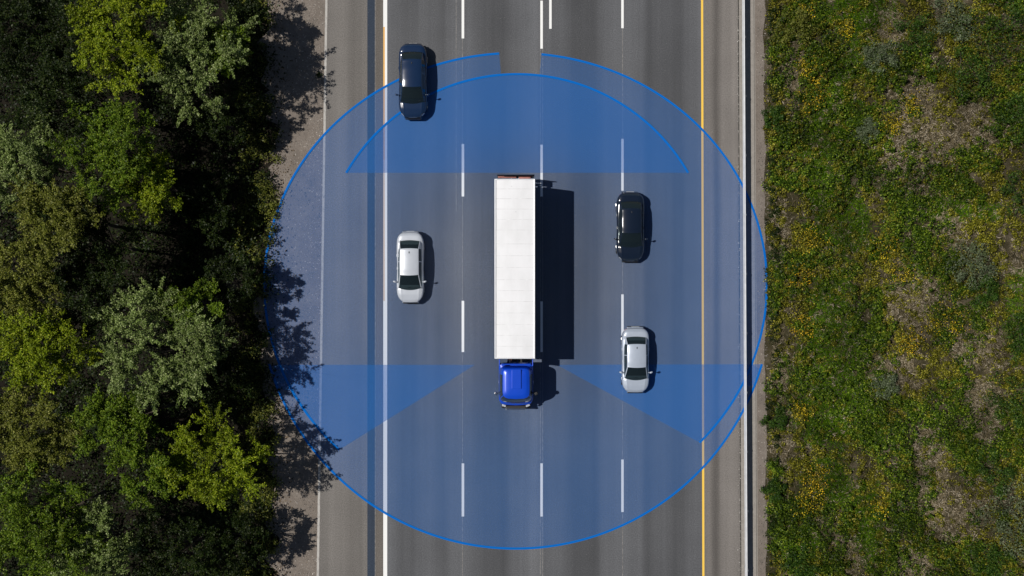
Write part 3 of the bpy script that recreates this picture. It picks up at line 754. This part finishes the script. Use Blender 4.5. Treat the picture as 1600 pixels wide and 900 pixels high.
    for i in range(len(tg) - 1):
        tm = (tg[i] + tg[i + 1]) / 2
        for j in range(m - 1):
            quad = [sr_[i][j], sr_[i][j + 1], sr_[i + 1][j + 1], sr_[i + 1][j]]
            if 5 <= j <= m - 7:
                if tm < tR1 - .008: key = 'rear_window'
                elif tm > tF1 + .006: key = 'windshield'
                else: key = 'roof'
            elif j in (0, 3, 4, m - 6, m - 5, m - 2): key = 'pillars' if not (tR1 <= tm <= tF1) or j in (0, m - 2) else 'roof'
            else:
                bpil = abs(tm - .425) < .008; cp = tm < tR1 - .015; ap = tm > tF0 - .03
                key = 'pillars' if (cp or ap) else ('pillars' if bpil else ('side_window_l' if j < 5 else 'side_window_r'))
            parts[key].add(quad, [(0, 1, 2, 3)])
    def weld(o):
        bm = bmesh.new(); bm.from_mesh(o.data); bmesh.ops.remove_doubles(bm, verts=bm.verts, dist=1e-4)
        for f in bm.faces: f.smooth = True
        bm.to_mesh(o.data); bm.free()
    rf = None
    for k_, mat in (('roof', paint), ('windshield', M_cg), ('rear_window', M_cg), ('pillars', paint), ('side_window_l', M_cg), ('side_window_r', M_cg)):
        nm = 'side_window' if k_.startswith('side') else k_
        o_ = parts[k_].build(nm, mat, root); weld(o_)
        if k_ == 'roof': rf = o_
    MB().box((0, yy(tR1 + .035), 1.455), (.045, .12, .03), .01).build('antenna', M_blk, rf)
    MB().box((0, (yy(tR0 + .05) + yy(tF0 - .04)) / 2, .925), (W2 * 1.42, yy(tR0 + .05) - yy(tF0 - .04), .02)).build('cabin_floor', M_cab, root)
    MB().box((0, yy(tF0 - .07), .955), (W2 * 1.35, .28, .05), .02).build('dashboard', M_cab, root)
    for (sx_, st_) in ((-.36, .56), (.36, .56), (-.36, .33), (.36, .33)):
        MB().box((sx_, yy(st_), 1.02), (.40, .13, .22), .05).box((sx_, yy(st_), 1.19), (.22, .09, .13), .03).build('seat', M_seat, root)
    MB().box((0, yy(tF1 + .03), 1.27), (.20, .04, .06), .01).build('rear_view_mirror', M_cab, root)
    # dash / inside mirror seen through the windscreen: wipers on the glass base
    wp = MB(); y_ = yy(tF0) + .02
    for (xa, xb) in ((-.45, .08), (.02, .52)):
        wp.tube([(xa, y_ - .055, .975), ((xa + xb) / 2, y_ - .035, 1.0), (xb, y_ + .03, 1.02)], .011, 5)
    wp.build('wipers', M_blk, root)
    pi = math.pi
    # hood and trunk gaps
    patch('hood_seam', tF0 + .004, tF0 + .0075, .35, pi - .35, M_seam, .004, 1, 30)
    for s_ in (0, 1):
        a0 = .20
        patch('hood_seam', .80, .955, (a0 if s_ == 0 else pi - a0), (a0 + .035 if s_ == 0 else pi - a0 - .035), M_seam, .004, 14, 1)
        patch('trunk_seam', .035, tR0, (.25 if s_ == 0 else pi - .25), (.29 if s_ == 0 else pi - .29), M_seam, .004, 10, 1)
        # lamps
        h0, h1 = (.03, .55) if s_ == 0 else (pi - .55, pi - .03)
        patch('headlight', .940, .972, h0, h1, M_lamp, .006, 6, 8)
        patch('headlight_trim', .972, .981, h0, h1, M_blk, .006, 2, 8); patch('headlight_trim', .934, .940, h0, h1, M_blk, .006, 2, 8)
        patch('tail_light', .018, .050, *((.01, .42) if s_ == 0 else (pi - .42, pi - .01)), M_red, .008, 6, 8)
    patch('trunk_seam', .024, .028, .5, pi - .5, M_seam, .005, 1, 20)
    patch('grille', .988, .998, .8, pi - .8, M_blk, .012, 4, 10)
    patch('grille_badge', .983, .987, pi / 2 - .12, pi / 2 + .12, M_chr, .012, 2, 4)
    MB().box((0, yy(1) - .0, .40), (1.12 * W2, .06, .16), .028).build('front_bumper', M_blk, root)
    MB().box((0, yy(0) + .0, .34), (1.14 * W2, .06, .16), .028).build('rear_bumper', M_blk, root)
    MB().box((0, yy(0) + .006, .58), (.50, .012, .11), .003).build('license_plate', flat('plate_white', (.7, .7, .68), .5), root)
    # mirrors
    for s_ in (-1, 1):
        bm = bmesh.new(); bmesh.ops.create_uvsphere(bm, u_segments=16, v_segments=10, radius=1)
        for v_ in bm.verts: v_.co = Vector((v_.co.x * .115, v_.co.y * .065 - s_ * 0 + abs(v_.co.x) * .0, v_.co.z * .075))
        Mx = Matrix.Rotation(s_ * .35, 3, 'Z')
        vs = [Mx @ v_.co + Vector((s_ * (W2 + .085), yy(tF0 - .085), 1.0)) for v_ in bm.verts]; bm.verts.index_update()
        mb = MB().add(vs, [[v_.index for v_ in f.verts] for f in bm.faces]); bm.free()
        mb.tube([(s_ * W2 * .84, yy(tF0 - .085) - .02, .96), (s_ * (W2 + .06), yy(tF0 - .085), .98)], .025, 6)
        mb.build('side_mirror', paint, root, True)
        for t_ in (.335, .515): MB().box((s_ * Wt(t_) * .985, yy(t_), .78), (.035, .18, .03), .008).build('door_handle', paint, root)
        for t_ in (.21, .81):
            wheel(root, s_ * (Wt(t_) - .115), yy(t_), .325, .21)
    # door cuts
    for s_ in (0, 1):
        for t_ in (.29, .43, .62, .725):
            patch('door_seam', t_, t_ + .0022, *((0, .12) if s_ == 0 else (pi - .12, pi)), M_seam, .004, 1, 6)
    return root
P_white = carpaint('white_car_paint', (0.50, 0.53, 0.58), .1, .35)
P_silver = carpaint('silver_white_car_paint', (0.42, 0.47, 0.55), .15, .33)
P_black = carpaint('black_car_paint', (0.005, 0.010, 0.022), .0, .18)
P_navy = carpaint('blue_black_car_paint', (0.006, 0.020, 0.058), .0, .18)
sedan('black sedan in the leftmost lane, crossed by the top of the blue circle', 644.5, 66, 184, 1.84, P_navy, variant=0)
sedan('white sedan with dark glass in the leftmost lane, left of the truck', 640.5, 361, 474, 1.76, P_white, variant=0)
sedan('black sedan right of the white trailer', 985.5, 299, 409, 1.80, P_black, variant=1)
sedan('pale silver sedan right of the blue cab, over the edge of a blue zone', 993.5, 511, 615, 1.76, P_silver, variant=1)

# ------------------------------------------------ truck
def truck():
    cx = P(804.5, 0, 4)[0]
    root = thing('truck', 'long truck with plain white box trailer and shiny blue cab driving down the middle lane', 'truck', (cx, 0, 0))
    z1 = 3.95
    k = (H - z1) / H / PPM
    yr = (450 - 279.5) * k; yf = (450 - 560.5) * k; hw = 31.4 * k
    m, n, b = newmat('trailer_roof_white')
    f = noise(n, 1.2, 7, (1, .6, 1)); f2 = noise(n, 0.7, 4, (3, .3, 1))
    col = mul(n, ramp(n, f, [(.3, (.72, .72, .725)), (.6, (.78, .78, .79))]), ramp(n, f2, [(.3, g(.95)), (.6, g(1))]))
    L(n, col, b.inputs['Base Color']); b.inputs['Roughness'].default_value = .45
    M_roof = m
    M_tw = flat('trailer_wall_white', (.76, .76, .76), .4, 0, .3, .03)
    M_al = flat('aluminium_rail', (.80, .81, .83), .35, .4, var=.05)
    M_seamg = flat('roof_seam', (.66, .66, .67), .6, var=.2)
    yc = (yr + yf) / 2; ly = yr - yf
    # box body with fine vertical ribs on the sides
    mb = MB(); mb.box((0, yc, (z1 + 1.05) / 2 - .01), (hw * 2 - .06, ly - .06, z1 - 1.05 - .14), .01)
    y = yf + .25
    while y < yr - .2:
        for s in (-1, 1): mb.box((s * (hw - .025), y, 2.5), (.02, .04, 2.6))
        y += .34
    mb.build('cargo_box', M_tw, root)
    # roof skin, slightly sagging between its bows
    nu, nv = 8, 96; V = []; F = []
    for i in range(nv + 1):
        for j in range(nu + 1):
            yv = yf + .05 + (ly - .1) * i / nv; xv = -hw + .05 + (2 * hw - .1) * j / nu
            sag = -.012 * abs(math.sin(math.pi * (yv - yf) / .70)) + .03 * (1 - (xv / hw) ** 2)
            V.append((xv, yv, z1 - .03 + sag))
    for i in range(nv):
        for j in range(nu): F.append((i * (nu + 1) + j, i * (nu + 1) + j + 1, (i + 1) * (nu + 1) + j + 1, (i + 1) * (nu + 1) + j))
    roof = mesh_obj('roof_skin', V, F, M_roof, root, True)
    pys = [248, 317, 390, 463, 537, 635, 718, 800, 886]
    seams = [240 + p / 4.5 for p in pys] + [454, 471, 489, 507, 524, 541]
    sm = MB()
    for p in seams:
        yy_ = (450 - p) * k; V = []
        for j in range(13):
            xv = (-hw + .07) + (2 * hw - .14) * j / 12
            V += [(xv, yy_ - .014, z1 + .008 + .03 * (1 - (xv / hw) ** 2) - .03), (xv, yy_ + .014, z1 + .008 + .03 * (1 - (xv / hw) ** 2) - .03)]
        sm.add(V, [(2 * j, 2 * j + 2, 2 * j + 3, 2 * j + 1) for j in range(12)])
    for j in range(len(seams)):
        yy_ = (450 - seams[j]) * k
        for s in (-1, 1): sm.box((s * (hw - .11), yy_ + .03, z1 - .012), (.022, .022, .02))
    sm.build('roof_seams', M_seamg, roof)
    rv = MB()
    for (a_, b__) in ((741 - 740 + 805, 331), (812, 374), (799, 291)): rv.box(((a_ - 804.5) * k, (450 - b__) * k, z1 + .012), (.05, .05, .012))
    rv.build('roof_patch', M_seamg, roof)
    for s in (-1, 1): MB().box((s * (hw - .03), yc, z1 - .02), (.07, ly, .07), .012).build('roof_rail', M_al, root)
    for yv in (yf + .03, yr - .03): MB().box((0, yv, z1 - .022), (2 * hw - .14, .07, .07), .012).build('roof_rail', M_al, root)
    for s in (-1, 1):
        MB().box((s * (hw - .03), yc, 1.08), (.07, ly, .12), .012).build('side_rail', M_al, root)
        MB().box((s * (hw - .08), yc - .6, .78), (.04, 4.6, .45), .01).build('side_guard', M_al, root)
        dr = MB().box((s * hw / 2, yr - .005, 2.5), (hw - .08, .05, 2.7), .01)
        do = dr.build('rear_door', M_tw, root)
        MB().tube([(s * .22, yr + .04, 1.2), (s * .22, yr + .04, 3.8)], .018, 6).build('lock_rod', M_al, do)
    # chassis, wheels
    M_ch = flat('chassis_black', (.02, .02, .022), .6)
    ch = MB()
    for s in (-1, 1): ch.box((s * .42, yc - 1.2, .85), (.10, ly + 2.8, .22), .01)
    for yv in np.linspace(yf - 1.8, yr - .3, 9): ch.box((0, float(yv), .82), (.80, .10, .12), .01)
    ch.build('chassis', M_ch, root)
    for yv in (yr - 1.6, yr - 2.9, yr - 4.2):
        MB().tube([(-1.0, yv, .48), (1.0, yv, .48)], .07, 8).build('axle', M_ch, root)
        for s in (-1, 1): wheel(root, s * (hw - .20), yv, .48, .30)
    # tail frame and folded tail lift at the back
    fr = MB()
    M_rust = flat('red_tail_frame', (.28, .11, .09), .5, var=.5)
    for x in (-.95, -.5, .35, .95):
        fr.box((x, yr + .10, 1.9), (.10, .16, .30), .02); fr.tube([(x, yr + .02, 1.0), (x + .05, yr + .3, 2.02)], .035, 6)
    fr.box((-.35, yr + .30, 2.12), (.9, .09, .07), .02); fr.box((.62, yr + .28, 2.12), (.75, .12, .07), .02); fr.box((-.85, yr + .33, 2.10), (.4, .12, .08), .02)
    fr.build('tail_lift_arms', M_rust, root)
    yl = (450 - 273.0) * (H - 2.25) / H / PPM
    lf = MB().box((.06, yl, 1.45), (2.36, .05, 1.62), .008)
    for s in (-1.10, 1.20): lf.box((s * .97, (yl + yr) / 2 + .03, 1.40), (.05, yl - yr - .1, 1.05), .01)
    for xx in np.linspace(-1.0, 1.1, 8): lf.box((float(xx), yl + .032, 1.45), (.03, .02, 1.5))
    lf.build('tail_lift', flat('tail_lift_blue_black', (.012, .018, .035), .5), root)
    gy = MB().box((0, yr + .20, .95), (2.3, .10, .14), .02); gy.build('rear_bumper', M_ch, root)
    for s in (-1, 1):
        MB().box((s * .95, yr + .32, .98), (.34, .05, .12), .01).build('tail_light', M_red, root)
        MB().box((s * 1.02, yr + .08, .60), (.4, .03, .5), .01).build('mud_flap', M_ch, root)
    # ---------------- cab
    M_blue = carpaint('cab_blue_paint', (0.003, 0.062, 0.56), .15, .3)
    M_blue.node_tree.nodes['Principled BSDF'].inputs['Metallic'].default_value = .1
    ox = P(806.3, 0, 2)[0] - cx
    def yz(py, z): return (450 - py) * (H - z) / H / PPM
    hc = 27 * (H - 1.7) / H / PPM          # half width of the cab
    yb = yz(569, 2.0); yfr = yz(630.5, 1.3)
    def ring(pts, n_c=10):                   # lateral loft: list of (y, half width at sill, half width at top, z top)
        pass
    # lower cab shell: superellipse sections from back to nose
    Lc = yb - yfr
    rows = []; nt_ = 40
    for i in range(nt_ + 1):
        t = i / nt_
        y_ = yb - Lc * t
        hw_ = hc * (1 - max(0, (t - .80) / .20) ** 3.0 * .16) * (1 - max(0, (.03 - t) / .03) * .02)
        h_ = 1.74 if t < .80 else 1.66 - (t - .80) / .20 * .34
        r_ = []
        for j in range(25):
            th = math.pi * j / 24; c_, s_ = math.cos(th), math.sin(th)
            x = hw_ * math.copysign(abs(c_) ** .22, c_); z = 1.15 + (h_ - 1.15) * abs(s_) ** .25
            y2 = y_ - .12 * t ** 6 * (1 - (x / hc) ** 2)
            r_.append((x + ox, y2, z))
        rows.append([(r_[0][0], r_[0][1], .45)] + r_ + [(r_[-1][0], r_[-1][1], .45)])
    V = [p for r_ in rows for p in r_]; m = len(rows[0]); F = []
    for i in range(nt_):
        for j in range(m): F.append((i * m + j, i * m + (j + 1) % m, (i + 1) * m + (j + 1) % m, (i + 1) * m + j))
    F.append(tuple(range(m))[::-1]); F.append(tuple(nt_ * m + j for j in range(m)))
    shell = mesh_obj('cab_body', V, F, M_blue, root, True)
    # upper cab: rounded roof block narrowing upwards
    zt = 2.72
    y_rt = yz(577, zt); y_ft = yz(619, zt); y_rb = yz(571, 1.75); y_fb = yz(627.5, 1.75)
    wt_ = 19.0 * (H - zt) / H / PPM; wb_ = hc * .97
    lv = 10; rings = []
    for i in range(lv + 1):
        s = i / lv; e = s ** 1.15
        z = 1.72 + (zt - 1.72) * math.sin(s * math.pi / 2) ** .9
        f_ = s ** 1.0
        y0_ = y_rb + (y_rt - y_rb) * f_ ** 1.5; y1_ = y_fb + (y_ft - y_fb) * f_ ** 1.0
        w_ = wb_ + (wt_ - wb_) * f_ ** 1.5
        r_ = []
        for j in range(48):
            a = 2 * math.pi * j / 48; c_, s_ = math.cos(a), math.sin(a)
            x = w_ * math.copysign(abs(c_) ** .30, c_); yv = (y0_ + y1_) / 2 + (y0_ - y1_) / 2 * math.copysign(abs(s_) ** .28, s_)
            if s_ < 0: yv -= .10 * (1 - (x / w_) ** 2) * abs(s_)
            r_.append((x + ox, yv, z))
        rings.append(r_)
    # close with a few shrinking rings for a crowned roof
    cyr = (y_rt + y_ft) / 2
    for q_, dz in ((.93, .035), (.80, .055), (.55, .07), (.25, .08)):
        rings.append([(ox + (p[0] - ox) * q_, cyr + (p[1] - cyr) * q_, zt + dz) for p in rings[lv]])
    up = {'cab_roof': MB(), 'windshield': MB(), 'side_window': MB(), 'side_window2': MB()}
    for i in range(len(rings) - 1):
        for j in range(48):
            j2 = (j + 1) % 48; quad = [rings[i][j], rings[i][j2], rings[i + 1][j2], rings[i + 1][j]]
            key = 'cab_roof'
            if 0 <= i <= 7:
                a = (j + .5) / 48 * 360
                if 218 < a < 322: key = 'windshield'
                elif 1 <= i and (330 < a or a < 5): key = 'side_window'
                elif 1 <= i and 175 < a < 210: key = 'side_window2'
            up[key].add(quad, [(0, 1, 2, 3)])
    ro = None
    for kk, mat in (('cab_roof', M_blue), ('windshield', M_glass), ('side_window', M_glass), ('side_window2', M_glass)):
        o_ = up[kk].build('side_window' if kk.startswith('side') else kk, mat, root)
        bm = bmesh.new(); bm.from_mesh(o_.data); bmesh.ops.remove_doubles(bm, verts=bm.verts, dist=1e-4)
        if kk == 'cab_roof':
            ro = o_
            be = [e for e in bm.edges if e.is_boundary and all(v_.co.z > zt + .07 for v_ in e.verts)]
            if be: bmesh.ops.holes_fill(bm, edges=be, sides=60)
        for f in bm.faces: f.smooth = True
        bm.to_mesh(o_.data); bm.free()
    # raised roof panel (hatch / deflector)
    yh0, yh1 = yz(577.5, 2.85), yz(607.5, 2.85); hx = 7.3 * (H - 2.8) / H / PPM
    MB().box((ox + .02, (yh0 + yh1) / 2, 2.83), (hx * 2, yh0 - yh1, .07), .02).build('roof_hatch', M_blue, ro)
    # visor + wipers + nose
    vz = MB(); vz.tube([(ox - .78, yz(620.5, 2.45) - .02, 2.42), (ox, yz(620.5, 2.45) - .16, 2.46), (ox + .78, yz(620.5, 2.45) - .02, 2.42)], .035, 6)
    vz.build('sun_visor', M_blk, root)
    wp = MB()
    for (xa, xb) in ((-.62, -.05), (.0, .58)): wp.tube([(ox + xa, y_fb - .10, 1.84), (ox + xb, y_fb - .10, 1.86)], .014, 5)
    wp.build('wipers', M_chr, root)
    yn = yz(638.0, .9)
    gl = MB().box((ox, yn + .10, .98), (1.30, .24, .42), .05); gl.build('grille', M_blk, root)
    gb = MB()
    for z_ in (.88, .98, 1.08): gb.box((ox, yn - .03, z_), (1.15, .03, .025))
    gb.box((ox, yn - .0, 1.21), (1.28, .10, .035), .01); gb.build('grille_bars', M_chr, root)
    MB().box((ox, yn + .16, .58), (hc * 1.72, .38, .34), .10).build('front_bumper', M_blk, root)
    for s in (-1, 1):
        MB().box((ox + s * .76, yz(633.5, 1.2), 1.24), (.28, .13, .12), .04, s * .42).build('headlight', M_lamp, root)
        MB().box((ox + s * .62, yn + .0, .98), (.06, .16, .3), .02).build('fog_lamp', M_lamp, root)
        mr = MB(); ym = yz(614.5, 2.0)
        mr.box((ox + s * (hc + .17), ym, 1.95), (.22, .20, .52), .05, s * .5)
        mr.tube([(ox + s * (hc - .08), ym + .02, 2.15), (ox + s * (hc + .14), ym, 2.17)], .02, 6)
        mr.tube([(ox + s * (hc - .08), ym + .02, 1.75), (ox + s * (hc + .14), ym, 1.73)], .02, 6)
        mr.build('side_mirror', M_chr if s < 0 else M_blk, root, False)
        dh = MB().box((ox + s * (hc + .01), yz(597, 1.4), 1.35), (.03, .18, .04), .01); dh.build('door_handle', M_chr, root)
        # side wings behind the cab and steps
        MB().box((ox + s * (hc - .06), yb + .15, 1.85), (.06, .42, 1.7), .02).build('side_wing', M_blue, root)
        MB().box((ox + s * (hc - .03), yz(600, .6), .55), (.10, 1.0, .12), .02).build('step', M_ch, root)
        wheel(root, ox + s * (hc - .15), yz(612, .48), .48, .28)
        wheel(root, ox + s * (hc - .15), yb + .75, .48, .30)
    MB().box((ox, yb + .04, 1.95), (hc * 1.7, .08, 1.35), .03).build('cab_rear_wall', M_blue, root)
    hz = MB()
    for k_ in range(3):
        hz.tube([(ox - .55 + k_ * .12, yb + .06, 1.5), (ox - .5 + k_ * .1, yb + .35, 1.75), (ox - .35 + k_ * .1, yf + .04, 1.6)], .022, 6)
    hz.build('air_hoses', flat('hose_red_brown', (.25, .12, .08), .6), root)
truck()
